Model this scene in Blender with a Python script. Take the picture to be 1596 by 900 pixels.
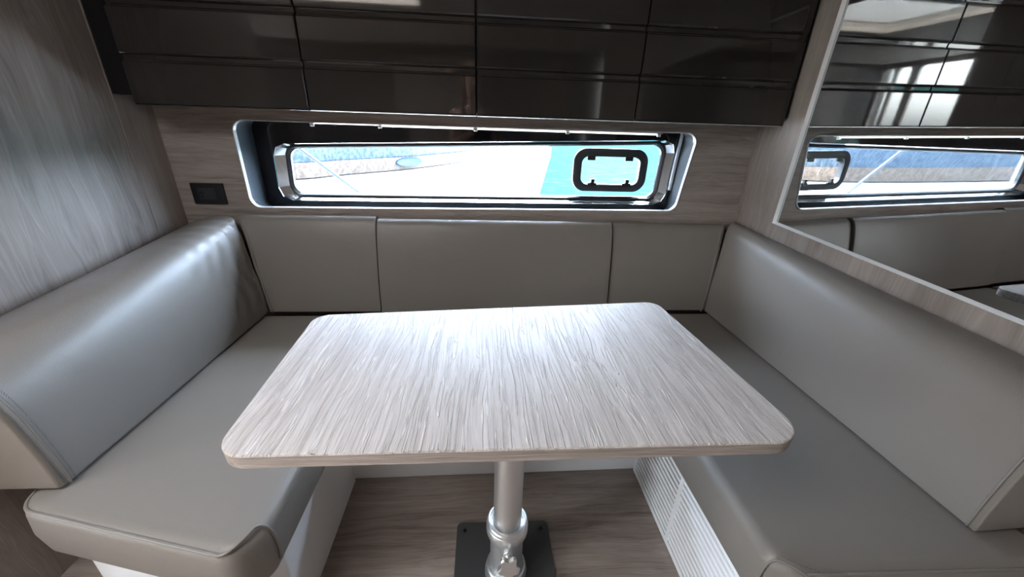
import bpy, bmesh, math, random
from mathutils import Vector, Matrix, noise
PI = math.pi
S = bpy.context.scene
COL = S.collection
for o in list(bpy.data.objects):
    bpy.data.objects.remove(o)
random.seed(4)

# ------------------------------------------------------------------ camera
YAW, PITCH, ROLL = .0815, .4024, .0321
fw = Vector((math.sin(YAW)*math.cos(PITCH), math.cos(YAW)*math.cos(PITCH), -math.sin(PITCH)))
rt = Vector((math.cos(YAW), -math.sin(YAW), 0))
up = rt.cross(fw)
r2 = rt*math.cos(ROLL) + up*math.sin(ROLL)
u2 = -rt*math.sin(ROLL) + up*math.cos(ROLL)
cam = bpy.data.cameras.new('camera')
cam.sensor_fit = 'HORIZONTAL'
cam.sensor_width = 36
cam.lens = 588.3/1596*36
cam.clip_start = .02
camo = bpy.data.objects.new('camera', cam)
COL.objects.link(camo)
M = Matrix.Identity(4)
for i in range(3):
    M[i][0] = r2[i]; M[i][1] = u2[i]; M[i][2] = -fw[i]
M[0][3], M[1][3], M[2][3] = 0, 0, 1.2
camo.matrix_world = M
S.camera = camo

# ------------------------------------------------------------------ light
w = bpy.data.worlds.new('world'); S.world = w; w.use_nodes = True
nt = w.node_tree; nt.nodes.clear()
wo = nt.nodes.new('ShaderNodeOutputWorld'); bg = nt.nodes.new('ShaderNodeBackground')
sky = nt.nodes.new('ShaderNodeTexSky')
sky.sky_type = 'NISHITA'; sky.sun_disc = False
sky.sun_elevation = math.radians(58); sky.sun_rotation = math.radians(20)
sky.air_density = 1.0; sky.dust_density = 2.5; sky.ozone_density = 1.0
bg.inputs[1].default_value = 0.75
hs = nt.nodes.new('ShaderNodeHueSaturation'); hs.inputs['Saturation'].default_value = .18
nt.links.new(sky.outputs[0], hs.inputs['Color']); nt.links.new(hs.outputs[0], bg.inputs[0]); nt.links.new(bg.outputs[0], wo.inputs[0])
sun = bpy.data.lights.new('sun', 'SUN'); sun.energy = 9; sun.angle = .01; sun.color = (1, .92, .83)
suno = bpy.data.objects.new('sun', sun); COL.objects.link(suno)
suno.rotation_euler = Vector((-.25, -.36, -.9)).to_track_quat('-Z', 'Y').to_euler()
suno.location = (3, 5, 8)
def portal(name, loc, rot, sx, sy):
    l = bpy.data.lights.new(name, 'AREA'); l.shape = 'RECTANGLE'; l.size = sx; l.size_y = sy
    l.cycles.is_portal = True
    o = bpy.data.objects.new(name, l); COL.objects.link(o); o.location = loc; o.rotation_euler = rot
SKY_X = (-1.62, -.45); SKY_Y = (-.52, .26); ZC = 2.0
portal('window_portal', (-.02, 1.80, 1.02), (-PI/2, 0, 0), 1.7, .3)
portal('skylight_portal', (sum(SKY_X)/2, sum(SKY_Y)/2, ZC+.12), (0, 0, 0), 1.2, .8)
portal('aft_portal', (-3.7, -1.3, 1.12), (0, -PI/2, 0), 1.7, 1.4)
S.view_settings.view_transform = 'Standard'
S.view_settings.look = 'None'
S.view_settings.gamma = 1
S.view_settings.use_curve_mapping = False
S.view_settings.exposure = 3.38
S.cycles.max_bounces = 12; S.cycles.diffuse_bounces = 6; S.cycles.glossy_bounces = 6; S.cycles.transparent_max_bounces = 12
S.cycles.caustics_reflective = False; S.cycles.caustics_refractive = False
S.cycles.sample_clamp_indirect = 6
S.cycles.use_denoising = True

# ------------------------------------------------------------------ materials
def mat(name):
    m = bpy.data.materials.new(name); m.use_nodes = True
    n = m.node_tree.nodes; l = m.node_tree.links
    return m, n, l, n['Principled BSDF']
def plain(name, col, rough=.5, metal=0, coat=0, spec=.5, bump=0, bscale=400):
    m, n, l, b = mat(name)
    b.inputs['Base Color'].default_value = (*col, 1); b.inputs['Roughness'].default_value = rough
    b.inputs['Metallic'].default_value = metal; b.inputs['Coat Weight'].default_value = coat
    b.inputs['Coat Roughness'].default_value = .03
    b.inputs['Specular IOR Level'].default_value = spec
    tc = n.new('ShaderNodeTexCoord')
    ns = n.new('ShaderNodeTexNoise'); ns.inputs['Scale'].default_value = bscale; ns.inputs['Detail'].default_value = 3
    l.new(tc.outputs['Object'], ns.inputs['Vector'])
    mr = n.new('ShaderNodeMapRange'); mr.inputs['To Min'].default_value = max(0, rough-.02); mr.inputs['To Max'].default_value = min(1, rough+.03)
    l.new(ns.outputs['Fac'], mr.inputs['Value']); l.new(mr.outputs[0], b.inputs['Roughness'])
    if bump:
        bp = n.new('ShaderNodeBump'); bp.inputs['Strength'].default_value = bump; bp.inputs['Distance'].default_value = .002
        l.new(ns.outputs['Fac'], bp.inputs['Height']); l.new(bp.outputs[0], b.inputs['Normal'])
    return m
def wood(name, axis, c_lo, c_mid, c_hi, across=60, along=1.6, rough=.5, bump=.4, warp=.05, dist=.002, ridge=.5, ra=60, rl=4, figure=.28, rw=.20):
    """limed oak laminate: grain runs along `axis` (0,1,2), printed tone plus fine embossed relief"""
    m, n, l, b = mat(name)
    tc = n.new('ShaderNodeTexCoord')
    # broad warp so that grain lines wander
    mpw = n.new('ShaderNodeMapping'); sc = [9, 9, 9]; sc[axis] = 2.2; mpw.inputs['Scale'].default_value = sc
    l.new(tc.outputs['Object'], mpw.inputs['Vector'])
    nw = n.new('ShaderNodeTexNoise'); nw.inputs['Scale'].default_value = 1; nw.inputs['Detail'].default_value = 2
    l.new(mpw.outputs[0], nw.inputs['Vector'])
    vm = n.new('ShaderNodeVectorMath'); vm.operation = 'MULTIPLY_ADD'
    wv = [warp]*3; wv[axis] = 0; vm.inputs[1].default_value = wv
    l.new(nw.outputs['Color'], vm.inputs[0]); l.new(tc.outputs['Object'], vm.inputs[2])
    def grain(a, g, det, off):
        mp = n.new('ShaderNodeMapping'); s3 = [a, a, a]; s3[axis] = g
        mp.inputs['Scale'].default_value = s3; mp.inputs['Location'].default_value = (off, off*1.3, off*.7)
        l.new(vm.outputs[0], mp.inputs['Vector'])
        t = n.new('ShaderNodeTexNoise'); t.inputs['Scale'].default_value = 1; t.inputs['Detail'].default_value = det
        t.inputs['Roughness'].default_value = .6
        l.new(mp.outputs[0], t.inputs['Vector']); return t
    g1 = grain(across, along*1.6, 4, 3); g2 = grain(across*4, along*4, 3, 11); g3 = grain(across*.13, along*.6, 2, 7)
    mx = n.new('ShaderNodeMix'); mx.data_type = 'FLOAT'; mx.inputs[0].default_value = .42
    l.new(g1.outputs['Fac'], mx.inputs[2]); l.new(g2.outputs['Fac'], mx.inputs[3])
    mx2 = n.new('ShaderNodeMix'); mx2.data_type = 'FLOAT'; mx2.inputs[0].default_value = figure
    l.new(mx.outputs[0], mx2.inputs[2]); l.new(g3.outputs['Fac'], mx2.inputs[3])
    cr = n.new('ShaderNodeValToRGB')
    e = cr.color_ramp.elements; e[0].position = .36; e[0].color = (*c_lo, 1); e[1].position = .62; e[1].color = (*c_hi, 1)
    k = cr.color_ramp.elements.new(.48); k.color = (*c_mid, 1)
    l.new(mx2.outputs[0], cr.inputs[0])
    # embossed ridges: iso-lines of stretched noise, thin and wandering
    g4 = grain(ra, rl, 2, 23)
    def mth(op, a_, b_=None, c_=None):
        q = n.new('ShaderNodeMath'); q.operation = op
        for i_, v_ in enumerate((a_, b_, c_)):
            if v_ is None: continue
            if isinstance(v_, (int, float)): q.inputs[i_].default_value = v_
            else: l.new(v_, q.inputs[i_])
        return q.outputs[0]
    t1 = mth('ABSOLUTE', mth('SUBTRACT', g4.outputs['Fac'], .5))
    t2 = mth('ABSOLUTE', mth('SUBTRACT', mth('FRACT', mth('MULTIPLY', g4.outputs['Fac'], 6.0)), .5))
    ms = n.new('ShaderNodeMapRange'); ms.interpolation_type = 'SMOOTHSTEP'
    ms.inputs['From Min'].default_value = .0; ms.inputs['From Max'].default_value = rw
    ms.inputs['To Min'].default_value = 1; ms.inputs['To Max'].default_value = 0
    l.new(t2, ms.inputs['Value'])
    # ridges come and go along the board
    msk = mth('MULTIPLY', ms.outputs[0], mth('MULTIPLY', g1.outputs['Fac'], 1.5))
    cm = n.new('ShaderNodeMix'); cm.data_type = 'RGBA'
    l.new(mth('MULTIPLY', msk, ridge), cm.inputs[0]); l.new(cr.outputs[0], cm.inputs[6]); cm.inputs[7].default_value = (*[min(1, q*1.22) for q in c_hi], 1)
    l.new(cm.outputs[2], b.inputs['Base Color'])
    b.inputs['Roughness'].default_value = rough
    bp = n.new('ShaderNodeBump'); bp.inputs['Strength'].default_value = bump; bp.inputs['Distance'].default_value = dist
    l.new(mth('ADD', mth('MULTIPLY', mx.outputs[0], .6), mth('MULTIPLY', msk, .55)), bp.inputs['Height']); l.new(bp.outputs[0], b.inputs['Normal'])
    return m
WLO, WMI, WHI = (.150, .124, .108), (.262, .222, .198), (.36, .315, .285)
wood_h = wood('limed oak horizontal', 0, WLO, WMI, WHI, across=70, rough=.50, ridge=.25, ra=45, rl=2.5, bump=.35)
wood_v = wood('limed oak vertical', 2, WLO, WMI, WHI, across=38, along=.6, rough=.38, warp=.10, ridge=.22, ra=16, rl=.8, bump=.28, figure=.5)
wood_fl = wood('floor oak', 0, (.15, .118, .10), (.275, .225, .195), (.38, .32, .285), across=48, rough=.42, warp=.07, ridge=.15, ra=30, rl=1.6)
wood_t = wood('table oak top', 1, (.42, .365, .335), (.60, .545, .515), (.74, .69, .665), across=150, along=2.2, rough=.42, bump=1.0, warp=.045, dist=.004, ridge=1.0, ra=62, rl=1.7, figure=.2, rw=.13)
wood_e = wood('table oak edge', 0, (.17, .135, .115), (.34, .29, .255), (.50, .44, .40), across=150, along=2, rough=.5, bump=.6, warp=.02, ridge=.3, ra=80, rl=2)

def leather_mat():
    m, n, l, b = mat('taupe leather')
    b.inputs['Base Color'].default_value = (.212, .192, .172, 1)
    b.inputs['Roughness'].default_value = .40
    tc = n.new('ShaderNodeTexCoord')
    v = n.new('ShaderNodeTexVoronoi'); v.inputs['Scale'].default_value = 520; l.new(tc.outputs['Object'], v.inputs['Vector'])
    a = n.new('ShaderNodeTexNoise'); a.inputs['Scale'].default_value = 8; a.inputs['Detail'].default_value = 3; l.new(tc.outputs['Object'], a.inputs['Vector'])
    ad = n.new('ShaderNodeMath'); ad.operation = 'MULTIPLY_ADD'; ad.inputs[1].default_value = 9
    l.new(a.outputs['Fac'], ad.inputs[0]); l.new(v.outputs['Distance'], ad.inputs[2])
    bp = n.new('ShaderNodeBump'); bp.inputs['Strength'].default_value = .18; bp.inputs['Distance'].default_value = .0012
    l.new(ad.outputs[0], bp.inputs['Height']); l.new(bp.outputs[0], b.inputs['Normal'])
    mr = n.new('ShaderNodeMapRange'); mr.inputs['To Min'].default_value = .34; mr.inputs['To Max'].default_value = .46
    l.new(a.outputs['Fac'], mr.inputs['Value']); l.new(mr.outputs[0], b.inputs['Roughness'])
    return m
leather = leather_mat()
thread = plain('grey thread', (.17, .16, .15), .7)
lacquer = plain('dark brown gloss lacquer', (.020, .0178, .0165), .03, spec=.6, bscale=3)
dark_matte = plain('locker carcass', (.007, .0065, .0065), .6, spec=.08)
mirror_m = plain('mirror glass', (.62, .64, .64), .005, metal=1, bscale=2)
chrome = plain('polished steel', (.80, .81, .82), .12, metal=1)
satin = plain('satin aluminium', (.86, .88, .89), .40, metal=1)
steel = plain('brushed steel', (.82, .81, .80), .42, metal=1)
plate_m = plain('grey base plate metal', (.115, .118, .12), .42, metal=.6)
white_gel = plain('white gelcoat', (.88, .90, .92), .35)
white_lip = plain('pale metal lip', (.90, .91, .92), .28, metal=.55)
reveal_m = plain('grey reveal laminate', (.055, .065, .075), .28, spec=.6)
black_gloss = plain('black gloss panel', (.006, .006, .007), .05, spec=.5)
black_pl = plain('black plastic', (.008, .008, .009), .35)
charcoal = plain('charcoal plastic', (.022, .024, .03), .4)
rubber = plain('black rubber gasket', (.015, .016, .018), .45)
ceil_m = plain('ceiling vinyl', (.36, .34, .32), .6)
dark_wall = plain('dark grey panel', (.07, .067, .064), .4)

def glass_mat(name, tint):
    m, n, l, b = mat(name); n.remove(b)
    out = n['Material Output']
    tr = n.new('ShaderNodeBsdfTransparent'); tr.inputs[0].default_value = (*tint, 1)
    gl = n.new('ShaderNodeBsdfGlossy'); gl.inputs['Roughness'].default_value = .01
    ge = n.new('ShaderNodeNewGeometry'); dt = n.new('ShaderNodeVectorMath'); dt.operation = 'DOT_PRODUCT'
    l.new(ge.outputs['Normal'], dt.inputs[0]); l.new(ge.outputs['Incoming'], dt.inputs[1])
    def mth(op, a, b_):
        q = n.new('ShaderNodeMath'); q.operation = op
        for i_, v_ in enumerate((a, b_)):
            if isinstance(v_, (int, float)): q.inputs[i_].default_value = v_
            else: l.new(v_, q.inputs[i_])
        return q.outputs[0]
    ab = mth('ABSOLUTE', dt.outputs['Value'], 0); om = mth('SUBTRACT', 1, ab); p5 = mth('POWER', om, 5); sc_ = mth('MULTIPLY', p5, .96); fr_ = mth('ADD', sc_, .04)
    mx = n.new('ShaderNodeMixShader'); l.new(fr_, mx.inputs[0]); l.new(tr.outputs[0], mx.inputs[1]); l.new(gl.outputs[0], mx.inputs[2])
    l.new(mx.outputs[0], out.inputs[0]); return m
glass = glass_mat('tinted window glass', (.74, .83, .93))
smoked = glass_mat('smoked hatch glass', (.80, .79, .77))
clear_glass = glass_mat('clear glass', (.95, .97, .98))

# ------------------------------------------------------------------ helpers
def link(name, me, m, parent=None, smooth=None):
    me.materials.append(m)
    o = bpy.data.objects.new(name, me); COL.objects.link(o)
    if parent is not None: o.parent = parent
    if smooth is not None:
        for p in me.polygons: p.use_smooth = True
        try: me.set_sharp_from_angle(angle=math.radians(smooth))
        except Exception: pass
    return o
def ob(name, bm, m, parent=None, smooth=None):
    bmesh.ops.recalc_face_normals(bm, faces=bm.faces[:])
    me = bpy.data.meshes.new(name); bm.to_mesh(me); bm.free()
    return link(name, me, m, parent, smooth)
def tag(o, label=None, cat=None, group=None, kind=None):
    if label: o['label'] = label
    if cat: o['category'] = cat
    if group: o['group'] = group
    if kind: o['kind'] = kind
    return o
def struct(o): o['kind'] = 'structure'; return o
def thing(name, loc, label, cat, group=None):
    o = bpy.data.objects.new(name, None); COL.objects.link(o); o.location = loc; o.empty_display_size = .05
    return tag(o, label, cat, group)
def settle(t):
    """children were modelled in world coordinates: bring them into the thing's own frame"""
    bpy.context.view_layer.update()
    inv = t.matrix_world.inverted()
    for c in t.children:
        c.matrix_parent_inverse = inv
def box(x0, x1, y0, y1, z0, z1, bm=None, bev=0):
    bm = bm or bmesh.new()
    vs = [bm.verts.new((x, y, z)) for x in (x0, x1) for y in (y0, y1) for z in (z0, z1)]
    fs = []
    for q in ((0,1,3,2), (4,6,7,5), (0,4,5,1), (2,3,7,6), (0,2,6,4), (1,5,7,3)): fs.append(bm.faces.new([vs[i] for i in q]))
    if bev:
        es = list({e for f in fs for e in f.edges})
        bmesh.ops.bevel(bm, geom=es, offset=bev, segments=2, affect='EDGES', profile=.6)
    return bm
def prism(pts, z0, z1, bm=None):
    bm = bm or bmesh.new()
    a = [bm.verts.new((x, y, z0)) for x, y in pts]; b = [bm.verts.new((x, y, z1)) for x, y in pts]
    bm.faces.new(a[::-1]); bm.faces.new(b)
    n = len(pts)
    for i in range(n): bm.faces.new((a[i], a[(i+1) % n], b[(i+1) % n], b[i]))
    return bm
def round_poly(c, r, seg=8):
    """round the corners of polygon c (list of 2-vectors), r number or list"""
    out = []; n = len(c)
    for i in range(n):
        p = Vector(c[i]); a = Vector(c[i-1]); b = Vector(c[(i+1) % n]); rr = r[i] if isinstance(r, (list, tuple)) else r
        da = (a-p).normalized(); db = (b-p).normalized(); ang = da.angle(db)
        t = rr/math.tan(ang/2); cen = p + (da+db).normalized()*(rr/math.sin(ang/2))
        s = p+da*t-cen; e = p+db*t-cen
        a0 = math.atan2(s.y, s.x); d = math.atan2(e.y, e.x)-a0
        while d > PI: d -= 2*PI
        while d < -PI: d += 2*PI
        for k in range(seg+1):
            q = a0+d*k/seg; out.append((cen.x+rr*math.cos(q), cen.y+rr*math.sin(q)))
    return out
def bridge(loops, bm=None, cap0=False, cap1=False, closed=True):
    bm = bm or bmesh.new()
    L = [[bm.verts.new(p) for p in lp] for lp in loops]
    n = len(L[0])
    for a, b in zip(L, L[1:]):
        for i in range(n if closed else n-1):
            bm.faces.new((a[i], a[(i+1) % n], b[(i+1) % n], b[i]))
    if cap0: bm.faces.new(L[0][::-1])
    if cap1: bm.faces.new(L[-1])
    return bm
def holed(outer, holes, f, d0, d1):
    """flat slab with holes; f(u, v, d) places the point"""
    bm = bmesh.new(); ed = []; allp = []
    for lp in [outer]+holes:
        vs = [bm.verts.new(f(u, v, d0)) for u, v in lp]
        ed += [bm.edges.new((vs[i], vs[(i+1) % len(vs)])) for i in range(len(vs))]
        allp.append(vs)
    bmesh.ops.triangle_fill(bm, edges=ed, use_beauty=True, use_dissolve=False)
    front = bm.faces[:]
    off = Vector(f(0, 0, d1))-Vector(f(0, 0, d0))
    r = bmesh.ops.duplicate(bm, geom=front)
    vm = r['vert_map']
    for v in [g for g in r['geom'] if isinstance(g, bmesh.types.BMVert)]: v.co += off
    for vs in allp:
        n = len(vs)
        for i in range(n):
            bm.faces.new((vs[i], vs[(i+1) % n], vm[vs[(i+1) % n]], vm[vs[i]]))
    return bm
def XZ(u, v, d): return (u, d, v)
def tube(pts, r, seg=8, bm=None):
    bm = bm or bmesh.new(); P = [Vector(p) for p in pts]; loops = []
    for i, p in enumerate(P):
        t = (P[min(i+1, len(P)-1)]-P[max(i-1, 0)]).normalized()
        a = t.orthogonal().normalized() if not loops else (ref-t*ref.dot(t)).normalized()
        ref = a; b = t.cross(a)
        loops.append([p+a*r*math.cos(2*PI*k/seg)+b*r*math.sin(2*PI*k/seg) for k in range(seg)])
    return bridge(loops, bm, True, True)
def lathe(prof, cx, cy, seg=48, bm=None):
    return bridge([[(cx+r*math.cos(2*PI*k/seg), cy+r*math.sin(2*PI*k/seg), z) for k in range(seg)] for r, z in prof], bm, True, True)
def catmull(pts, m=5):
    P = [Vector(p) for p in pts]; out = []
    for i in range(len(P)-1):
        p0 = P[max(i-1, 0)]; p1 = P[i]; p2 = P[i+1]; p3 = P[min(i+2, len(P)-1)]
        for k in range(m):
            t = k/m
            out.append(.5*((2*p1)+(-p0+p2)*t+(2*p0-5*p1+4*p2-p3)*t*t+(-p0+3*p1-3*p2+p3)*t**3))
    out.append(P[-1]); return out

# ------------------------------------------------------------------ room shell
WY = 1.59                         # face of the back wall
LX = -1.187                       # left wall face
def RXw(y, z=.9): return 1.110 + .068*(WY-y) - .0136*(z-.9)      # mirror-side wall face
WT = .2                           # panel plane depth
CAB_Y = 1.43; CAB_Z = 1.235
# back wall with window opening
op = [(-.932, .872), (.832, .884), (.870, 1.206), (-.932, 1.201)]
op_o = round_poly(op, .045, 8)
struct(ob('wall_back', holed([(-1.30, -.02), (1.25, -.02), (1.25, 2.02), (-1.30, 2.02)], [op_o], XZ, WY, WY+.02), wood_h))
# left wall: upper panels with joints, lower pilaster
wl = bpy.data.objects.new('wall_left', None); COL.objects.link(wl); struct(wl)
for y0, y1 in ((.45, .655), (.658, 1.437), (1.440, 1.589)):
    ob('panel', box(LX-.02, LX, y0, y1, 0, ZC, bev=.0012), wood_v, wl)
# right wall: wood frame round the mirror
N = Vector((1, .068, .0136)).normalized(); P0 = Vector((1.110, WY, .9))
def rwall(y, z, d=0):
    x = P0.x - (N.y*(y-P0.y)+N.z*(z-P0.z))/N.x
    return Vector((x, y, z))+N*d
def RW(u, v, d): return tuple(rwall(u, v, d))
mir = [(1.383, .888), (1.362, 1.62), (-.40, 1.62), (-.40, .762)]
struct(ob('wall_right', holed([(1.589, .0), (1.589, ZC), (-1.9, ZC), (-1.9, .0)], [mir], RW, 0, .02), wood_v))
t = thing('wall_mirror', rwall(.5, .84), 'wide mirror set into the wooden wall above the right backrest', 'mirror')
ob('mirror_glass', bridge([[rwall(y, z, .012) for y, z in mir], [rwall(y, z, .018) for y, z in mir]], None, True, True), mirror_m, t)
inn = [(1.377, .8945), (1.356, 1.614), (-.394, 1.614), (-.394, .769)]
ob('bevel_edge', bridge([[rwall(y, z, -.001) for y, z in mir], [rwall(y, z, .0115) for y, z in inn]]), white_gel, t)
settle(t)
# floor, ceiling, aft room
struct(ob('floor', box(-3.8, 1.6, -2.0, 1.62, -.03, 0), wood_fl))
def XY(u, v, d): return (u, v, d)
struct(ob('ceiling', holed([(-3.8, -2.02), (1.6, -2.02), (1.6, 1.62), (-3.8, 1.62)],
    [round_poly([(SKY_X[0], SKY_Y[0]), (SKY_X[1], SKY_Y[0]), (SKY_X[1], SKY_Y[1]), (SKY_X[0], SKY_Y[1])], .05, 4)], XY, ZC, ZC+.08), ceil_m))
struct(ob('wall_front', box(-3.8, LX-.02, .45, .49, 0, ZC), wood_v))
# aft wall (behind the photographer): tall dark and pale panels
struct(ob('wall_aft', box(-3.8, 1.6, -2.04, -2.0, 0, ZC), dark_wall))
pl_ = thing('locker_panel', (-2.8, -1.99, 0), 'pale wall panel far behind to the left, seen only in reflection', 'panel')
ob('panel', box(-3.15, -2.45, -1.998, -1.97, .02, 1.97), ceil_m, pl_); settle(pl_)
k = thing('galley_unit', (0.1, -1.9, 0), 'tall pale galley unit behind the camera, seen only as a dim reflection', 'cabinet')
for x0, x1, m in ((-.95, -.40, wood_v), (-.38, .05, ceil_m), (.07, .60, dark_wall), (.62, 1.0, wood_v)):
    ob('door', box(x0, x1, -1.93, -1.90, .1, 1.88, bev=.003), m, k)
ob('carcass', box(-.97, 1.02, -1.998, -1.931, .05, 1.9), dark_wall, k)
settle(k)
# far left glazed end with mullions and curtains
gy = [(-1.97, -1.84), (-1.80, -1.64), (-1.56, -.90)]
struct(ob('wall_far_left', holed([(-2.0, 0), (.49, 0), (.49, ZC), (-2.0, ZC)],
   [round_poly([(a, .3), (b, .3), (b, 1.94), (a, 1.94)], .05, 4) for a, b in gy], lambda u, v, d: (d, u, v), -3.62, -3.66), ceil_m))
for i, (a, b) in enumerate(gy):
    g = ob('window_%d' % (i+2), box(-3.65, -3.645, a+.01, b-.01, 0.31, 1.93), clear_glass); struct(g)
struct(ob('window_5', box(SKY_X[0]+.005, SKY_X[1]-.005, SKY_Y[0]+.005, SKY_Y[1]-.005, ZC+.03, ZC+.036), smoked))

# ------------------------------------------------------------------ window
win = struct(bpy.data.objects.new('window_1', None)); COL.objects.link(win)
PY = 1.712
pan = [(-.928, .845), (.845, .850), (.868, 1.212), (-.928, 1.208)]
op_p = round_poly(pan, .045, 8)
inn_o = round_poly([(-.926, .878), (.826, .890), (.864, 1.200), (-.926, 1.195)], .040, 8)
# lip round the opening
bm = bridge([[(u, WY-.0005, v) for u, v in op_o], [(u, WY-.005, v) for u, v in [(a*.35+c*.65, b*.35+d*.65) for (a, b), (c, d) in zip(op_o, inn_o)]],
             [(u, WY-.004, v) for u, v in inn_o], [(u, WY+.012, v) for u, v in inn_o]])
ob('opening_lip', bm, white_lip, win, 40)
ob('reveal', bridge([[(u, WY+.011, v) for u, v in inn_o], [(u, PY, v) for u, v in op_p]]), reveal_m, win, 40)
# hull panel (black gloss) with the glazed aperture; a little tapered to the left
gl_c = [(-.822, .910), (.788, .922), (.798, 1.150), (-.812, 1.092)]          # glass edge
bz_c = [(-.872, .884), (.830, .893), (.842, 1.172), (-.862, 1.112)]          # outer edge of the steel bezel
bz_o = round_poly(bz_c, .050, 2)
gk_2 = round_poly([(-.838, .899), (.802, .909), (.814, 1.160), (-.828, 1.103)], .040, 2)
ob('surround_panel', holed([(-.96, .82), (.90, .82), (.90, 1.24), (-.96, 1.24)], [bz_o], XZ, PY, PY+.006), black_gloss, win)
ob('steel_bezel', bridge([[(u, PY-.002, v) for u, v in bz_o], [(u, PY+.004, v) for u, v in bz_o], [(u, PY+.034, v) for u, v in gk_2]]), chrome, win)
gk_o = round_poly([(-.842, .896), (.806, .906), (.818, 1.164), (-.832, 1.106)], .045, 10)
gk_i = round_poly(gl_c, .042, 10)
gmid = [((a+c)/2, (b+d)/2) for (a, b), (c, d) in zip(gk_o, gk_i)]
ob('rubber_gasket', bridge([[(u, PY+.034, v) for u, v in gk_o], [(u, PY+.026, v) for u, v in gmid], [(u, PY+.034, v) for u, v in gk_i], [(u, PY+.050, v) for u, v in gk_i]]), rubber, win, 50)
HX0, HX1, HZ0, HZ1 = .402, .742, .942, 1.128
GY = PY+.046
hole_h = round_poly([(HX0+.02, HZ0+.02), (HX1-.02, HZ0+.02), (HX1-.02, HZ1-.02), (HX0+.02, HZ1-.02)], .05, 8)
ob('glass_pane', holed(round_poly([(-.85, .89), (.81, .9), (.82, 1.17), (-.84, 1.115)], .04, 4), [hole_h], XZ, GY, GY+.006), glass, win)
# outer hull skin behind the panel closes the wall
ob('outer_frame', holed([(-1.25, .6), (1.2, .6), (1.2, 1.5), (-1.25, 1.5)], [round_poly([(-.85, .89), (.81, .9), (.82, 1.17), (-.84, 1.115)], .04, 4)], XZ, GY+.007, GY+.03), white_gel, win)
# opening port
fo = round_poly([(HX0, HZ0), (HX1, HZ0), (HX1, HZ1), (HX0, HZ1)], .058, 10)
fi = round_poly([(HX0+.036, HZ0+.032), (HX1-.036, HZ0+.032), (HX1-.036, HZ1-.034), (HX0+.036, HZ1-.034)], .030, 10)
fm = [((a*.6+c*.4), (b*.6+d*.4)) for (a, b), (c, d) in zip(fo, fi)]
pf = ob('port_frame', bridge([[(u, GY+.010, v) for u, v in fo], [(u, GY-.010, v) for u, v in fo], [(u, GY-.016, v) for u, v in fm], [(u, GY-.014, v) for u, v in fi], [(u, GY+.014, v) for u, v in fi]]), charcoal, win, 50)
bm = bmesh.new()
v = [bm.verts.new((u, GY+.004, vv)) for u, vv in fi]; bm.faces.new(v)
ob('port_pane', bm, glass, pf)
for x in (.492, .652):
    b = box(x-.020, x+.020, GY-.022, GY-.012, HZ0+.024, HZ0+.040, bev=.002)
    box(x-.008, x+.008, GY-.026, GY-.014, HZ0+.030, HZ0+.056, b)
    ob('latch', b, black_pl, pf)
for x in (.478, .650):
    ob('hinge', box(x-.018, x+.018, GY-.020, GY-.012, HZ1-.050, HZ1-.030, bev=.002), black_pl, pf)
# light strip under the top edge, its clips, and the blind's side guide
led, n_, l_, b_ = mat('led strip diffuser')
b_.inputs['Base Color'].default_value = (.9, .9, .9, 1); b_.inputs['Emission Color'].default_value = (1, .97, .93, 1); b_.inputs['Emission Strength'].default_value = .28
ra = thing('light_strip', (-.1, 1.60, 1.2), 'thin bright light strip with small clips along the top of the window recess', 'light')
ob('channel', box(-.64, .72, WY+.006, WY+.016, 1.1955, 1.1975, bev=.0005), satin, ra)
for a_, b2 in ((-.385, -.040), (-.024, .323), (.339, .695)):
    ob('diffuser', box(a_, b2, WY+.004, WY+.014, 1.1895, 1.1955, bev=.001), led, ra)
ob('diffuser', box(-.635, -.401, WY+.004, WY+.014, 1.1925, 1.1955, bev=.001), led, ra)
for x in (-.643, -.394, -.032, .331, .703):
    ob('clip', box(x-.007, x+.007, WY+.000, WY+.010, 1.184, 1.194, bev=.001), satin, ra)
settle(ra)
gd = thing('blind_guide', (.84, 1.70, .9), 'pale side guide for the blind at the right end of the window recess', 'rail')
b = box(-.006, .006, -.006, .006, -.0, .24, bev=.002)
g1 = ob('guide_strip', b, white_lip, gd); g1.location = (0, 0, .06); g1.rotation_euler = (0, .05, 0)
g2 = ob('cord', tube([(.018, 0, .29), (.012, .004, .2), (-.002, .0, .1), (-.012, 0, -.0)], .0018, 6), black_pl, gd)

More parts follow.
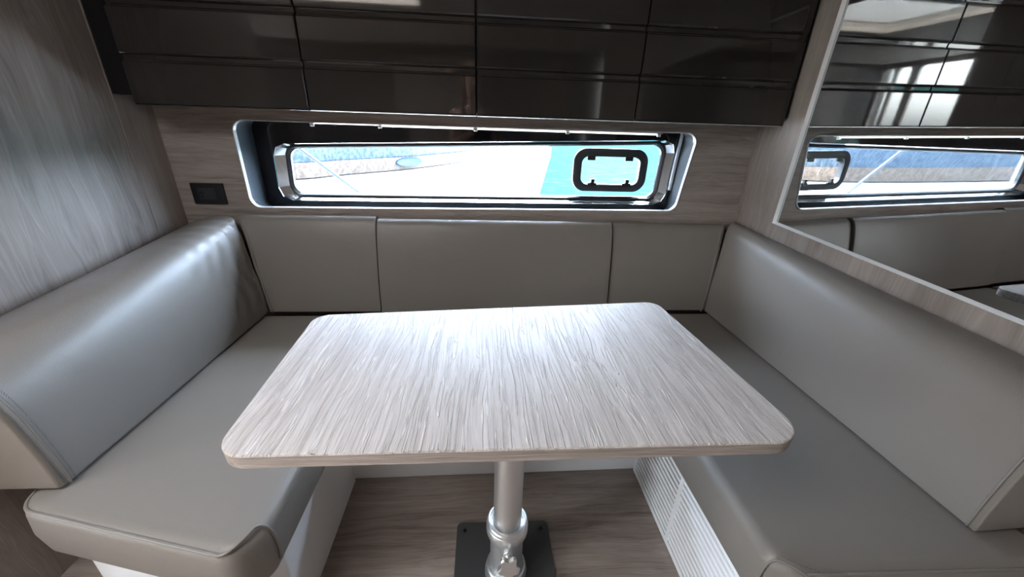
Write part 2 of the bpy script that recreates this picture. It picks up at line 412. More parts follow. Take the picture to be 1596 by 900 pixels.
# ------------------------------------------------------------------ overhead lockers
xs = [-1.122, -.578, -.024, .534, 1.094]
lab = ['dark gloss overhead locker at the far left, against the wooden wall',
       'dark gloss overhead locker second from the left, bright hatch reflected at its top',
       'dark gloss overhead locker third from the left, right of the middle door gap',
       'dark gloss overhead locker at the far right, next to the mirror wall']
def door_profile():
    pr = [(0.004, CAB_Z), (0, CAB_Z+.004)]          # (depth behind face, z)
    z = CAB_Z+.118
    while z < ZC-.06:
        pr += [(0, z), (.006, z+.003), (.010, z+.010), (.009, z+.021), (.003, z+.026), (0, z+.030)]
        z += .143
    pr += [(0, ZC-.012)]
    return pr
pr = door_profile()
for i in range(4):
    x0, x1 = xs[i]+.0018, xs[i+1]-.0018
    t = thing('overhead_locker', ((x0+x1)/2, CAB_Y+.08, CAB_Z), lab[i], 'locker', 'overhead lockers above the window')
    L = []
    # door: horizontal profile swept across, edges eased
    for x, ins in ((x0, .003), (x0+.003, 0), (x1-.003, 0), (x1, .003)):
        lp = [(x, CAB_Y+d+ins, z) for d, z in pr] + [(x, CAB_Y+.018, ZC-.012), (x, CAB_Y+.018, CAB_Z)]
        L.append(lp)
    ob('door', bridge(L, None, True, True), lacquer, t)
    ob('carcass', box(x0, x1, CAB_Y+.020, WY-.002, CAB_Z+.012, ZC-.003), dark_matte, t)
    ob('edge_highlight', box(x0+.001, x1-.001, CAB_Y+.001, CAB_Y+.016, CAB_Z-.0022, CAB_Z-.0005, bev=.0005), lacquer if i == 0 else steel, t)  # steel stands in for the door-edge highlight, lacquer where it fades at far left
    settle(t)
struct(ob('trim_1', box(LX+.002, xs[0]-.001, CAB_Y+.012, CAB_Y+.045, CAB_Z+.028, ZC-.003), dark_matte))
struct(ob('trim_2', box(xs[4]+.002, 1.105, CAB_Y+.012, CAB_Y+.045, CAB_Z+.028, ZC-.003), dark_matte))

# ------------------------------------------------------------------ socket
t = thing('power_outlet', (-1.072, WY, .926), 'black rectangular socket plate on the wooden wall left of the window', 'outlet')
ob('cover_plate', box(-1.134, -1.014, WY-.009, WY, .888, .968, bev=.002), black_pl, t)
ob('insert', box(-1.108, -1.044, WY-.0115, WY-.009, .906, .950, bev=.0008), charcoal, t)
ob('switch_rocker', box(-1.083, -1.048, WY-.013, WY-.0115, .910, .946, bev=.0006), charcoal, t)
bm = bmesh.new()
for dx, dz, w_, h_ in ((-.1015, .932, .0022, .008), (-.0915, .932, .0022, .008), (-.0965, .918, .0045, .0045)):
    box(-1+dx-w_/2, -1+dx+w_/2, WY-.0122, WY-.0112, dz-h_/2, dz+h_/2, bm)
ob('socket_slots', bm, black_gloss, t)
settle(t)

# ------------------------------------------------------------------ upholstery
def cushion(name, prof, s0, s1, place, m=leather, parent=None, n=28, bev=.010, wr=None):
    """prof(t): closed outline at length t (list of 2-vectors); s0/s1: start/end position per outline point index"""
    loops = []
    for k in range(n+1):
        t = k/n; P = prof(t); lp = []
        for j, p in enumerate(P):
            s = s0(j, len(P))*(1-t)+s1(j, len(P))*t
            q = Vector(place(s, p))
            if wr: q += wr(q, t, j/len(P))
            lp.append(q)
        loops.append(lp)
    o = ob(name, bridge(loops, None, True, True), m, parent, None)
    for p in o.data.polygons: p.use_smooth = True
    if bev:
        b = o.modifiers.new('b', 'BEVEL'); b.limit_method = 'ANGLE'; b.angle_limit = math.radians(42); b.width = bev; b.segments = 4
        b.harden_normals = False
    return o
def lerp2(A, B, t): return [(a[0]*(1-t)+b[0]*t, a[1]*(1-t)+b[1]*t) for a, b in zip(A, B)]

# left backrest: front outline F at y=.634, rear outline R at y=1.55 ; (x, z)
LF = [(-.893, .462), (-.898, .52), (-.910, .60), (-.926, .67), (-.950, .715), (-.995, .742), (-1.07, .740), (-1.13, .724), (-1.184, .710)]
LR = [(-.8885, .462), (-.895, .54), (-.912, .64), (-.936, .745), (-.957, .815), (-.985, .846), (-1.05, .848), (-1.12, .832), (-1.184, .806)]
RF = [(1.006, .462), (1.009, .54), (1.018, .63), (1.034, .71), (1.055, .745), (1.085, .764), (1.12, .770), (1.15, .768), (1.183, .764)]
RR = [(.998, .462), (1.002, .56), (1.014, .66), (1.030, .755), (1.043, .815), (1.060, .842), (1.078, .851), (1.092, .850), (1.1085, .845)]
BR = [(1.4745, .462), (1.480, .54), (1.493, .64), (1.512, .74), (1.528, .800), (1.542, .832), (1.558, .845), (1.572, .846), (1.588, .840)]
BRC = [q.x for q in catmull([Vector(p) for p in BR], 4)]
def sideprof(F, R, back):
    def f(t):
        C = lerp2(F, R, t)
        p = [(q.x, q.y) for q in catmull([Vector((a, b)) for a, b in C], 4)]
        bx = C[-1][0]
        return p + [(bx, .60), (bx, .50), (bx-(bx-C[0][0])*.1, .468)]
    return f
def wr_left(q, t, u):
    # soft gathers at the rear end of the left backrest
    a = max(0, (t-.62)/.38)
    return Vector((1, 0, .6))*(.0035*a*math.sin(q.y*95+2*math.sin(q.z*30))*(1 if .1 < u < .8 else 0)) + Vector((1, 0, 0))*.002*noise.noise(q*4)
def wr_soft(q, t, u): return Vector((.6, .6, .4))*.0022*noise.noise(q*5)
def mitre(jn, n, lo, hi):
    f = min(1, jn/(.62*n)); return lo+(hi-lo)*f
t = thing('back_cushion', (-1.0, 1.0, .462), 'taupe leather backrest along the left wooden wall, with bluish window sheen', 'backrest')
nP = len(sideprof(LF, LR, 0)(0))
def s1L(j, n):
    return BRC[min(j, len(BRC)-1)]-.003
cushion('pad', sideprof(LF, LR, 0), lambda j, n: .634, s1L, lambda s, p: (p[0], s, p[1]), parent=t, wr=wr_left, n=80)
def end_line(F, y, side, push):
    P = catmull([Vector((a, y, b)) for a, b in F[:6]], 5)
    return [p+Vector((-side*push, 0, 0)) for p in P]
ob('piping', tube([p+Vector((.004, .016, .004)) for p in end_line(LF, .634, -1, 0)], .0022, 6), leather, t, 180)
def stitches(path, n, r=.0009, ln=.005, off=Vector((0, 0, 0)), twist=None):
    bm = bmesh.new(); P = [Vector(p)+off for p in path]
    tot = sum((b-a).length for a, b in zip(P, P[1:])); acc = 0; k = 0
    for a, b in zip(P, P[1:]):
        L = (b-a).length; d = (b-a).normalized()
        while k*tot/n < acc+L:
            c = a+d*(k*tot/n-acc)
            dd = (d+(twist or Vector((0, 0, 0)))).normalized()*ln/2
            tube([c-dd, c+dd], r, 5, bm); k += 1
        acc += L
    return bm
tag(ob('stitching', stitches(end_line(LF, .634, -1, 0), 62, off=Vector((.003, .028, .003)), twist=Vector((0, .8, 0))), thread, t), kind='stuff')
settle(t)
t = thing('back_cushion', (1.08, 1.0, .462), 'taupe leather backrest below the wall mirror on the right', 'backrest')
cushion('pad', sideprof(RF, RR, 0), lambda j, n: .449, s1L, lambda s, p: (p[0], s, p[1]), parent=t, wr=wr_soft, n=60)
ob('piping', tube([p+Vector((-.003, .013, .003)) for p in end_line(RF, .449, 1, 0)], .0025, 6), leather, t, 180)
settle(t)
# rear backrests : outline in (y, z)
BR = [(1.4745, .462), (1.480, .54), (1.493, .64), (1.512, .74), (1.528, .800), (1.542, .832), (1.558, .845), (1.572, .846), (1.588, .840)]
def rearprof(dz, dy):
    def f(t):
        p = [(q.x+dy, q.y+dz*max(0, (q.y-.6)/.25)) for q in catmull([Vector((a, b)) for a, b in BR], 4)]
        return p + [(1.5885, .60), (1.5885, .50), (1.57, .468)]
    return f
def rear(name, lb, sA, sB, dz, dy, wr=wr_soft):
    t = thing(name, ((sA(0, 36)+sB(0, 36))/2, 1.53, .462), lb, 'backrest')
    o = cushion('pad', rearprof(dz, dy), sA, sB, lambda s, p: (s, p[0], p[1]), parent=t, wr=wr, n=40, bev=.016)
    return t, o
def xl(j, n): return -.886-min(1, j/22)*.086
def xr(j, n): return .996+min(1, j/22)*.054
t, o = rear('back_cushion', 'taupe leather rear backrest at the left corner, under the left end of the window', xl, lambda j, n: -.4350, .006, 0)
path = [(xl(j*4, 36)+.012, BR[j][0]-.001, BR[j][1]) for j in range(7)]
ob('piping', tube(catmull([Vector(p) for p in path], 4), .0028, 6), leather, t, 180); settle(t)
t, o = rear('back_cushion', 'wide taupe leather rear backrest in the middle, behind the table', lambda j, n: -.4290, lambda j, n: .5400, -.002, -.012); settle(t)
t, o = rear('back_cushion', 'taupe leather rear backrest at the right corner, beside the mirror wall', lambda j, n: .5460, xr, -.008, 0)
path = [(xr(j*4, 36)-.012, BR[j][0]-.001, BR[j][1]-.004) for j in range(7)]
ob('piping', tube(catmull([Vector(p) for p in path], 4), .0022, 6), leather, t, 180); settle(t)

# seats ------------------------------------------------------
def seat(name, lb, plan, rad, z0, z1, bulge=.006, top_r=.026, bot_r=.012, wr=None, loc=None):
    t = thing(name, loc, lb, 'seat cushion')
    P = round_poly(plan, rad, 10)
    # densify the outline
    Q = []
    for i in range(len(P)):
        a = Vector(P[i]); b = Vector(P[(i+1) % len(P)]); m = max(1, int((b-a).length/.03))
        Q += [a.lerp(b, k/m) for k in range(m)]
    cen = sum(Q, Vector((0, 0)))/len(Q)
    def inset(d):
        out = []; n = len(Q)
        for i in range(n):
            e = (Q[(i+1) % n]-Q[i-1]); nn = Vector((-e.y, e.x)).normalized()
            if nn.dot(cen-Q[i]) < 0 and abs(nn.dot((cen-Q[i]).normalized())) > .15: nn = -nn
            out.append(Q[i]+nn*d)
        return out
    area = sum(Q[i].x*Q[(i+1) % len(Q)].y-Q[(i+1) % len(Q)].x*Q[i].y for i in range(len(Q)))
    sg = 1 if area > 0 else -1
    def inset(d):
        out = []; n = len(Q)
        for i in range(n):
            e = (Q[(i+1) % n]-Q[i-1]); out.append(Q[i]+Vector((-e.y, e.x)).normalized()*d*sg)
        return out
    loops = []
    br = .026
    loops.append([(p.x, p.y, z0) for p in inset(br+.010)])
    for k in range(6):
        a = k/5*PI/2
        loops.append([(p.x, p.y, z0+br*(1-math.cos(a))) for p in inset(br*(1-math.sin(a)))])
    h = z1-z0
    loops.append([(p.x, p.y, z0+h*.5) for p in inset(-bulge)])
    for k in range(6):
        a = k/5*PI/2
        loops.append([(p.x, p.y, z1-top_r+top_r*math.sin(a)) for p in inset(-bulge*.4*(1-k/5)+top_r*(1-math.cos(a)))])
    bm = bridge(loops, None, True, False)
    # top surface : filled and subdivided for soft creases
    top = [v for v in bm.verts][-len(Q):]
    f = bm.faces.new(top)
    bm.faces.ensure_lookup_table()
    o = ob('pad', bm, leather, t); 
    for p in o.data.polygons: p.use_smooth = True
    return t, o, inset
LS = [(-1.0, 1.468), (-1.0, .82), (-.962, .606), (-.472, .482), (-.436, .56), (-.436, 1.468)]
LS = [(-.965, 1.468), (-.965, .602), (-.470, .478), (-.432, .530), (-.432, 1.468)]
t, o, ins = seat('seat_cushion', 'taupe leather seat cushion along the left side of the table', LS, [.035, .060, .042, .042, .035], .312, .458, loc=(-.7, .95, .312))
A = [Vector((*p, 0)) for p in ins(.002)]
def seam_along(x0, x1, z, ins_f, d):
    return [Vector((p.x, p.y, z)) for p in ins_f(d) if x0 <= p.x <= x1 and p.y < .65]
fr_ = sorted(seam_along(-.962, -.492, .449, ins, .004), key=lambda p: p.x)
ob('piping', tube([p+Vector((0, -.001, 0)) for p in fr_], .0035, 8), leather, t, 180)
co = catmull([Vector((-.494, .487, .449)), Vector((-.474, .489, .457)), Vector((-.456, .510, .4625)), Vector((-.446, .532, .4625)), Vector((-.433, .541, .445)), Vector((-.4255, .545, .40)), Vector((-.428, .545, .345))], 5)
ob('corner_piping', tube(co, .0032, 8), leather, t, 180)
settle(t)
RS = [(1.13, 1.468), (.546, 1.468), (.546, .432), (.582, .392), (1.13, .377)]
t, o, ins = seat('seat_cushion', 'dark-shaded taupe leather seat cushion along the right side of the table', RS, [.035, .035, .042, .042, .035], .312, .458, loc=(.8, .95, .312))
fr_ = sorted(seam_along(.60, 1.12, .450, ins, .006), key=lambda p: p.x)
ob('piping', tube([p+Vector((0, -.001, 0)) for p in fr_], .003, 8), leather, t, 180)
co = catmull([Vector((.60, .388, .452)), Vector((.585, .398, .460)), Vector((.565, .412, .4635)), Vector((.553, .420, .459)), Vector((.544, .424, .44)), Vector((.538, .424, .39))], 5)
ob('corner_piping', tube(co, .0022, 8), leather, t, 180)
tag(ob('stitching', stitches([Vector((.566, .416, .4625)), Vector((.585, .404, .461)), Vector((.62, .392, .455)), Vector((.68, .388, .452))], 16, off=Vector((0.004, .006, .0005))), thread, t), kind='stuff')
settle(t)
t, o, ins = seat('seat_cushion', 'taupe leather seat cushion below the rear backrests, mostly hidden under the table', [(-.420, 1.468), (-.420, .985), (.534, .985), (.534, 1.468)], .035, .312, .456, loc=(0, 1.2, .312))
settle(t)

# bench bases -------------------------------------------------
t = thing('bench_base', (-.7, 1.0, 0), 'white moulded bench base under the left seat', 'bench')
ob('shell', prism(round_poly([(-.958, 1.03), (-.930, .636), (-.50, .560), (-.4655, .60), (-.4655, 1.03)], [.01, .012, .02, .02, .005], 4), 0, .310), white_gel, t, 40); settle(t)
t = thing('bench_base', (0, 1.2, 0), 'white moulded bench base across the back, behind the table pedestal', 'bench')
ob('shell', box(-.958, 1.14, 1.032, 1.585, 0, .310, bev=.006), white_gel, t); settle(t)
t = thing('bench_base', (.8, 1.0, 0), 'white bench base with louvred grille under the right seat', 'bench')
BX = .590
ob('shell', box(BX, 1.14, .47, 1.030, 0, .310, bev=.004), white_gel, t)
ob('grille_backing', box(BX-.003, BX-.0005, .49, 1.02, .012, .295), dark_matte, t)
gr = ob('grille_frame', holed([(.480, .003), (1.026, .003), (1.026, .300), (.480, .300)],
     [[(.497, .022), (.742, .022), (.742, .288), (.497, .288)], [(.757, .022), (1.012, .022), (1.012, .288), (.757, .288)]],
     lambda u, v, d: (d, u, v), .5735, BX-.0035), white_gel, t)
sl = None
NS = 13
for a, b_ in ((.4965, .7425), (.7565, 1.0125)):
    for i in range(NS):
        z = .022+(i+.5)*.266/NS
        bm = bmesh.new()
        h = .266/NS*.34
        vs = [[(BX-.007, y, z+h*.75), (BX-.0135, y, z+h*.55), (BX-.0150, y, z-h*.6), (BX-.0135, y, z-h*.8), (BX-.007, y, z-h*.2)] for y in (a, b_)]
        bridge(vs, bm, True, True)
        ob('slat', bm, white_gel, gr)
settle(t)

# ------------------------------------------------------------------ table
t = thing('dining_table', (.062, .69, 0), 'pale limed-oak dinette table on a single steel pedestal', 'table')
TQ = [(-.423, .463), (.568, .455), (.529, 1.022), (-.452, .943)]
TP = round_poly(TQ, [.050, .062, .038, .042], 10)
def tins(d):
    n = len(TP); out = []
    for i in range(n):
        e = Vector(TP[(i+1) % n])-Vector(TP[i-1]); p = Vector(TP[i])+Vector((-e.y, e.x)).normalized()*d; out.append((p.x, p.y))
    return out
zt = .72
top = ob('tabletop', bridge([[(u, v, zt-.0035) for u, v in tins(0)], [(u, v, zt-.001) for u, v in tins(.0008)], [(u, v, zt) for u, v in tins(.003)]], None, True, True), wood_t, t)
ob('edge_band', bridge([[(u, v, zt-.030) for u, v in tins(.005)], [(u, v, zt-.027) for u, v in tins(.001)], [(u, v, zt-.0036) for u, v in tins(0)]], None, True, True), wood_e, t, 40)
CX, CY = .064, .69
ob('upper_tube', lathe([(.0372, .17), (.0372, .685)], CX, CY), steel, t, 40)
ob('mounting_flange', lathe([(.05, .66), (.085, .682), (.085, .6895), (.05, .6898)], CX, CY), satin, t, 40)
ob('collar', lathe([(.047, .158), (.0475, .176), (.051, .186), (.0555, .192), (.0565, .198), (.0565, .216), (.055, .220), (.054, .221), (.0535, .228), (.051, .232), (.047, .233), (.0465, .229), (.043, .228), (.0425, .222), (.038, .221)], CX, CY, 64), satin, t, 24)
ob('lower_tube', lathe([(.0452, .010), (.0452, .170)], CX, CY, 64), satin, t, 24)
ob('foot_flange', lathe([(.060, .0085), (.060, .020), (.057, .034), (.055, .044), (.0525, .047), (.0505, .047), (.050, .040), (.0455, .040)], CX, CY, 64), satin, t, 24)
ob('base_plate', prism(round_poly([(-.085, .545), (.209, .537), (.209, .836), (-.085, .842)], .016, 6), 0.0005, .008), plate_m, t)
for x, y in ((-.060, .815), (.184, .812), (-.060, .568), (.184, .565)):
    ob('screw', lathe([(.006, .008), (.0055, .0095), (.003, .0098), (.0026, .0082)], x, y, 16), black_pl, t, 40)
# star knob on a threaded boss, pointing at the camera
kb = bmesh.new()
kn = Vector((0.0, -.95, .31)).normalized(); ka = Vector((1, 0, 0)); kc = kn.cross(ka).normalized()
def ring(c, rf, n=60): return [c+ka*rf(2*PI*i/n)*math.cos(2*PI*i/n)+kc*rf(2*PI*i/n)*math.sin(2*PI*i/n) for i in range(n)]
K0 = Vector((CX, CY-.044, .150))
def rc(r): return lambda a: r
def star(r, d): return lambda a: r+d*math.cos(5*a+PI/2)
bridge([ring(K0, rc(.013)), ring(K0+kn*.010, rc(.013)), ring(K0+kn*.011, rc(.008)), ring(K0+kn*.026, rc(.0075)), ring(K0+kn*.028, rc(.013)),
        ring(K0+kn*.033, star(.022, .0035)), ring(K0+kn*.037, star(.0255, .0045)), ring(K0+kn*.047, star(.0255, .0045)), ring(K0+kn*.050, star(.023, .004))], kb, True, True)
ob('clamp_knob', kb, steel, t, 35)
settle(t)

# ------------------------------------------------------------------ outside: quay, water, moored boat
def sea():
    m, n, l, b = mat('harbour water')
    b.inputs['Base Color'].default_value = (.010, .022, .023, 1); b.inputs['Roughness'].default_value = .35; b.inputs['Specular IOR Level'].default_value = 0
    tc = n.new('ShaderNodeTexCoord'); mp = n.new('ShaderNodeMapping'); mp.inputs['Scale'].default_value = (1.6, 7, 1)
    ns = n.new('ShaderNodeTexNoise'); ns.inputs['Scale'].default_value = 1.6; ns.inputs['Detail'].default_value = 5
    l.new(tc.outputs['Object'], mp.inputs[0]); l.new(mp.outputs[0], ns.inputs['Vector'])
    bp = n.new('ShaderNodeBump'); bp.inputs['Strength'].default_value = .8; bp.inputs['Distance'].default_value = .08
    l.new(ns.outputs['Fac'], bp.inputs['Height']); l.new(bp.outputs[0], b.inputs['Normal'])
    cr = n.new('ShaderNodeValToRGB'); e = cr.color_ramp.elements
    e[0].position = .38; e[0].color = (.011, .030, .030, 1); e[1].position = .60; e[1].color = (.014, .036, .036, 1)
    k = cr.color_ramp.elements.new(.68); k.color = (.032, .036, .020, 1)  # yellow-green glints painted into the water colour
    l.new(ns.outputs['Fac'], cr.inputs[0]); l.new(cr.outputs[0], b.inputs['Base Color'])
    return m
hw = ob('harbour_water', holed([(-60, -60), (60, -60), (60, 80), (-60, 80)], [[(-6.2, -2.1), (1.7, -2.1), (1.7, 1.95), (-6.2, 1.95)]], XY, .2, -.2), sea()); struct(hw)
o = ob('bounce_deck', prism([(-6.2, -2.6), (-3.72, -2.6), (-3.72, 1.9), (-6.2, 1.9)], .12, .27), white_gel); tag(o, 'white deck added outside the far left glazing to bounce sunlight indoors', 'deck')  # unseen deck, added to bounce sunlight in through the glazing
DZ = .52
dock_m = plain('sunlit pale concrete', (.72, .72, .70), .7, bump=.3, bscale=40)
dk = ob('dock', prism([(-14, 2.2), (.30, 2.2), (.492, 4.0), (.952, 6.5), (2.72, 16.1), (2.72, 18), (-14, 18)], .1, DZ), dock_m)
tag(dk, 'bright sunlit pale dock outside the window', 'dock')
# neighbouring hull: flared side, waterline curve taken on the dock level
hull_m = plain('sand coloured hull paint', (.115, .086, .066), .5, spec=.15, bump=.6, bscale=60)
def speckle(m, c0, c1):
    n = m.node_tree.nodes; l = m.node_tree.links; b = n['Principled BSDF']
    tc = n.new('ShaderNodeTexCoord'); mp = n.new('ShaderNodeMapping'); mp.inputs['Scale'].default_value = (34, 20, 14)
    ns = n.new('ShaderNodeTexNoise'); ns.inputs['Scale'].default_value = 1; ns.inputs['Detail'].default_value = 4; ns.inputs['Roughness'].default_value = .75
    cr = n.new('ShaderNodeValToRGB'); e = cr.color_ramp.elements; e[0].position = .42; e[0].color = (*c0, 1); e[1].position = .58; e[1].color = (*c1, 1)
    l.new(tc.outputs['Object'], mp.inputs[0]); l.new(mp.outputs[0], ns.inputs['Vector']); l.new(ns.outputs['Fac'], cr.inputs[0]); l.new(cr.outputs[0], b.inputs['Base Color'])
speckle(hull_m, (.075, .055, .042), (.135, .105, .085))
band_m = plain('blue hull band', (.036, .055, .078), .5, spec=.15, bump=.6, bscale=60)
speckle(band_m, (.022, .036, .055), (.060, .080, .10))
port_m = plain('blue grey port', (.030, .055, .085), .4, spec=.2)
hb = thing('moored_boat', (-3, 6, DZ), 'sand and blue hull of a boat moored beyond the dock, oval port in its side', 'boat')
HC = [(-9.0, 4.0), (-6.0, 4.15), (-3.6, 4.4), (-2.36, 4.97), (-1.90, 5.59), (-1.19, 6.53), (-.65, 7.6), (-.24, 8.8), (.02, 11.0), (.25, 14.2)]
HCc = catmull([Vector((a, b, 0)) for a, b in HC], 6)
def hullside(z0, z1, o0, o1):
    lo = [Vector((p.x, p.y-o0, z0)) for p in HCc]; hi = [Vector((p.x+o1*.6, p.y-o1, z1)) for p in HCc]
    back = [Vector((-9, 15, z1)), Vector((-9, 12, z0))]
    bm = bmesh.new(); a = [bm.verts.new(p) for p in lo]; b = [bm.verts.new(p) for p in hi]
    for i in range(len(a)-1): bm.faces.new((a[i], a[i+1], b[i+1], b[i]))
    c = bm.verts.new((-9, 15, z1)); d = bm.verts.new((-9, 15, z0)); bm.faces.new([*b, c]); bm.faces.new([*a, d])
    bm.faces.new((a[0], b[0], c, d)); bm.faces.new((a[-1], b[-1], c, d))
    return bm
ob('lower_hull', hullside(DZ+.02, .73, 0, .05), hull_m, hb, 30)
ob('upper_hull', hullside(.73, 2.0, .05, .4), band_m, hb, 30)
od = Vector((.6, .8, 0)); on = Vector((.8, -.6, .1))
def oval(a, b, off, n=28): return [Vector((-1.20, 6.45, .650))+od*a*math.cos(2*PI*i/n)+Vector((0, 0, b*math.sin(2*PI*i/n)))+on*off for i in range(n)]
ob('oval_port', bridge([oval(.27, .072, -.03), oval(.27, .072, .04), oval(.25, .065, .05), oval(.20, .045, .03)], None, False, True), port_m, hb, 40)
settle(hb)
rp = plain('blue mooring line', (.014, .022, .034), .6)
o = ob('mooring_line', tube([(-1.30, 2.62, 1.155), (-.705, 2.62, .68), (-.49, 2.62, .535)], .012, 8), rp, None, 60); tag(o, 'blue-grey mooring line slanting across the left part of the window view', 'rope')
o = ob('dock_line', tube([(.17, 4.6, 1.02), (-.05, 4.3, .75), (-.23, 4.0, .535)], .006, 6), plain('thin dark line', (.03, .03, .032), .6), None, 60); tag(o, 'thin dark line hanging down over the white dock', 'rope')

# ------------------------------------------------------------------ the photographer: standing behind the phone, mirrored dimly in the locker doors
def skin_mesh(name, nodes, edges, root, sub=2):
    me = bpy.data.meshes.new(name); me.from_pydata([n_[0] for n_ in nodes], edges, [])
    o = bpy.data.objects.new(name, me); COL.objects.link(o)
    sk = o.modifiers.new('s', 'SKIN'); sk.use_smooth_shade = True
    for i, nd in enumerate(nodes):
        v = me.skin_vertices[0].data[i]; rr = nd[1]
        v.radius = (rr, rr) if not isinstance(rr, tuple) else rr
        v.use_root = (i == root)
    sb = o.modifiers.new('u', 'SUBSURF'); sb.levels = sub; sb.render_levels = sub
    bpy.context.view_layer.update()
    dg = bpy.context.evaluated_depsgraph_get()
    m2 = bpy.data.meshes.new_from_object(o.evaluated_get(dg)); m2.name = name
    bpy.data.objects.remove(o)
    for p in m2.polygons: p.use_smooth = True
    return m2
skin_m = plain('skin', (.50, .30, .22), .5)
top_m = plain('dark tank top', (.02, .02, .022), .8)
jean_m = plain('grey trousers', (.06, .065, .075), .8)
hair_m = plain('blond hair', (.38, .26, .14), .5)
px_, py_ = -.07, -.33
N_ = [((px_, py_, .90), (.15, .11)), ((px_, py_+.005, 1.03), (.115, .085)), ((px_, py_, 1.17), (.13, .095)), ((px_, py_-.01, 1.27), (.135, .085)),
      ((px_, py_+.0, 1.345), .052), ((px_, py_+.02, 1.385), .048), ((px_, py_+.045, 1.445), (.066, .075)), ((px_, py_+.05, 1.525), (.074, .088)), ((px_, py_+.045, 1.58), (.05, .06))]
E_ = [(i, i+1) for i in range(8)]
def limb(start, pts):
    k0 = start
    for p in pts:
        N_.append(p); E_.append((k0, len(N_)-1)); k0 = len(N_)-1
for sd in (-1, 1):
    limb(3, [((px_+sd*.155, py_-.005, 1.285), .050), ((px_+sd*.195, py_+.01, 1.17), .042), ((px_+sd*.205, py_+.06, 1.055), .037), ((px_*.6+sd*.15, py_+.17, 1.10), .032), ((sd*.098, -.095, 1.150), (.024, .019)), ((sd*.088, -.062, 1.162), (.034, .015))])
    limb(0, [((px_+sd*.095, py_, .82), .088), ((px_+sd*.10, py_+.01, .47), .056), ((px_+sd*.105, py_-.005, .33), .054), ((px_+sd*.11, py_-.02, .085), .036), ((px_+sd*.115, py_+.05, .035), .036), ((px_+sd*.12, py_+.13, .026), .028)])
bmh = skin_mesh('body', N_, E_, 0)
ph = thing('person', (px_, py_, 0), 'person with long blond hair in a dark tank top, dimly mirrored in the locker doors', 'person')
body = link('body', bmh, skin_m, ph)
def shell(name, planes, off, m):
    bm = bmesh.new(); bm.from_mesh(bmh)
    for co, no in planes:
        bmesh.ops.bisect_plane(bm, geom=bm.verts[:]+bm.edges[:]+bm.faces[:], plane_co=co, plane_no=no, clear_outer=True)
    bm.normal_update()
    for v in bm.verts: v.co += v.normal*off
    bmesh.ops.solidify(bm, geom=bm.faces[:], thickness=.003)
    return ob(name, bm, m, ph, 180)
yf = ((0, py_+.135, 0), (0, 1, 0))
shell('tank_top', [((0, 0, .93), (0, 0, -1)), ((0, 0, 1.265), (0, 0, 1)), ((px_-.150, 0, 1.2), (-1, 0, 0)), ((px_+.150, 0, 1.2), (1, 0, 0)), yf], .006, top_m)
shell('trousers', [((0, 0, .10), (0, 0, -1)), ((0, 0, .95), (0, 0, 1)), yf], .010, jean_m)
for sd in (-1, 1):
    ob('strap', tube(catmull([Vector((px_+sd*.075, py_+.088, 1.255)), Vector((px_+sd*.085, py_+.068, 1.31)), Vector((px_+sd*.088, py_, 1.343)), Vector((px_+sd*.08, py_-.075, 1.31)), Vector((px_+sd*.07, py_-.098, 1.255))], 5), .009, 8), top_m, ph, 180)
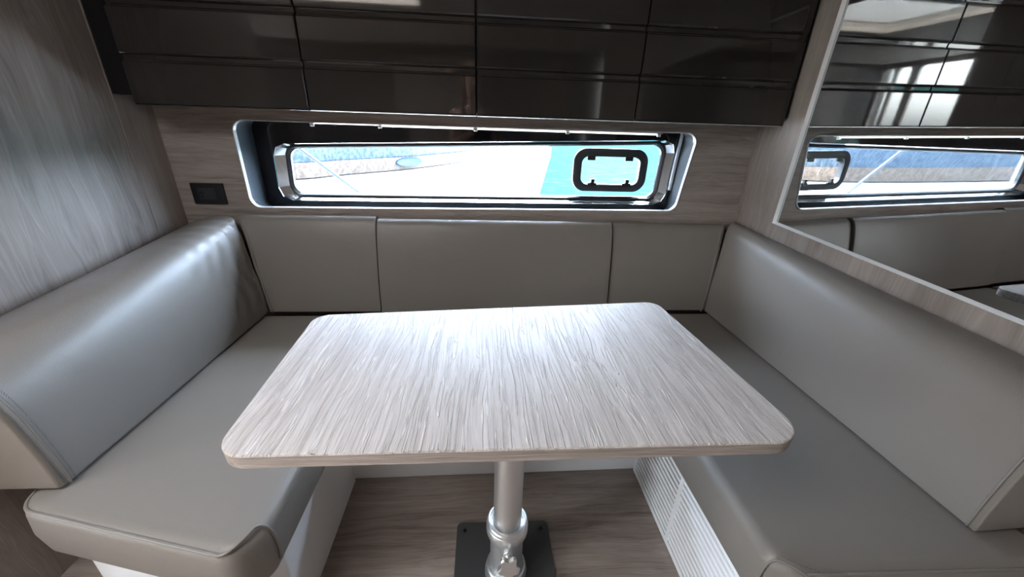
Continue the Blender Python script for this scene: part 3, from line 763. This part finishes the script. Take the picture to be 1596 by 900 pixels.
for sd in (-1, 1):
    # fingers wrap the phone edges, thumb on its back
    for k in range(4):
        z = 1.190-.014*k; L_ = (.9, 1, .96, .8)[k]
        f = skin_mesh('finger', [((sd*.088, -.062, z-.008), .0085), ((sd*.094, -.034, z), .0078), ((sd*(.094-.004*L_), -.012, z+.002), .0072), ((sd*(.086-.008*L_), -.006, z+.002), .0062)], [(0, 1), (1, 2), (2, 3)], 0, 1)
        link('finger', f, skin_m, ph)
    f = skin_mesh('thumb', [((sd*.084, -.070, 1.165), .0105), ((sd*.070, -.050, 1.182), .0095), ((sd*.056, -.036, 1.192), .0082)], [(0, 1), (1, 2)], 0, 1)
    link('thumb', f, skin_m, ph)
    b_ = bmesh.new(); bmesh.ops.create_uvsphere(b_, u_segments=14, v_segments=10, radius=.0115)
    bmesh.ops.translate(b_, verts=b_.verts, vec=(px_+sd*.030, py_+.116, 1.500)); ob('eye', b_, plain('eye', (.55, .53, .5), .2), ph, 180)
    b_ = bmesh.new(); bmesh.ops.create_uvsphere(b_, u_segments=12, v_segments=8, radius=.03)
    bmesh.ops.scale(b_, verts=b_.verts, vec=(.3, .6, 1)); bmesh.ops.translate(b_, verts=b_.verts, vec=(px_+sd*.078, py_+.045, 1.49)); ob('ear', b_, skin_m, ph, 180)
link('nose', skin_mesh('nose', [((px_, py_+.128, 1.508), .008), ((px_, py_+.146, 1.476), .013), ((px_, py_+.128, 1.464), .010)], [(0, 1), (1, 2)], 0, 2), skin_m, ph)
link('mouth', skin_mesh('mouth', [((px_-.022, py_+.118, 1.437), .004), ((px_, py_+.126, 1.438), .007), ((px_+.022, py_+.118, 1.437), .004)], [(0, 1), (1, 2)], 0, 1), plain('lips', (.42, .17, .15), .45), ph)
hl = []
for i_, (z, rx, ry, cy) in enumerate(((1.20, .105, .030, -.055), (1.30, .110, .045, -.045), (1.38, .100, .060, -.03), (1.46, .096, .085, .0), (1.53, .093, .098, .03), (1.58, .082, .092, .04), (1.615, .055, .066, .042), (1.632, .02, .03, .042))):
    ring_ = []
    for k in range(40):
        a = 2*PI*k/40; s_ = math.sin(a)
        y = ry*s_
        if z < 1.56 and s_ > .25: y = ry*(.25-(s_-.25)*1.1)     # open towards the face
        ring_.append((px_+rx*math.cos(a)*(1+.03*math.sin(9*a)), py_+cy+y, z))
    hl.append(ring_)
ob('hair', bridge(hl, None, True, True), hair_m, ph, 180)
settle(ph)
t = thing('smartphone', (0, -.016, 1.19), 'dark smartphone held up in both hands of the photographer', 'phone')
b_ = box(-.078, .078, -.0045, .0045, -.038, .036, bev=.0025); o = ob('phone_body', b_, black_gloss, t)
o.rotation_euler = (-.40, 0, 0)
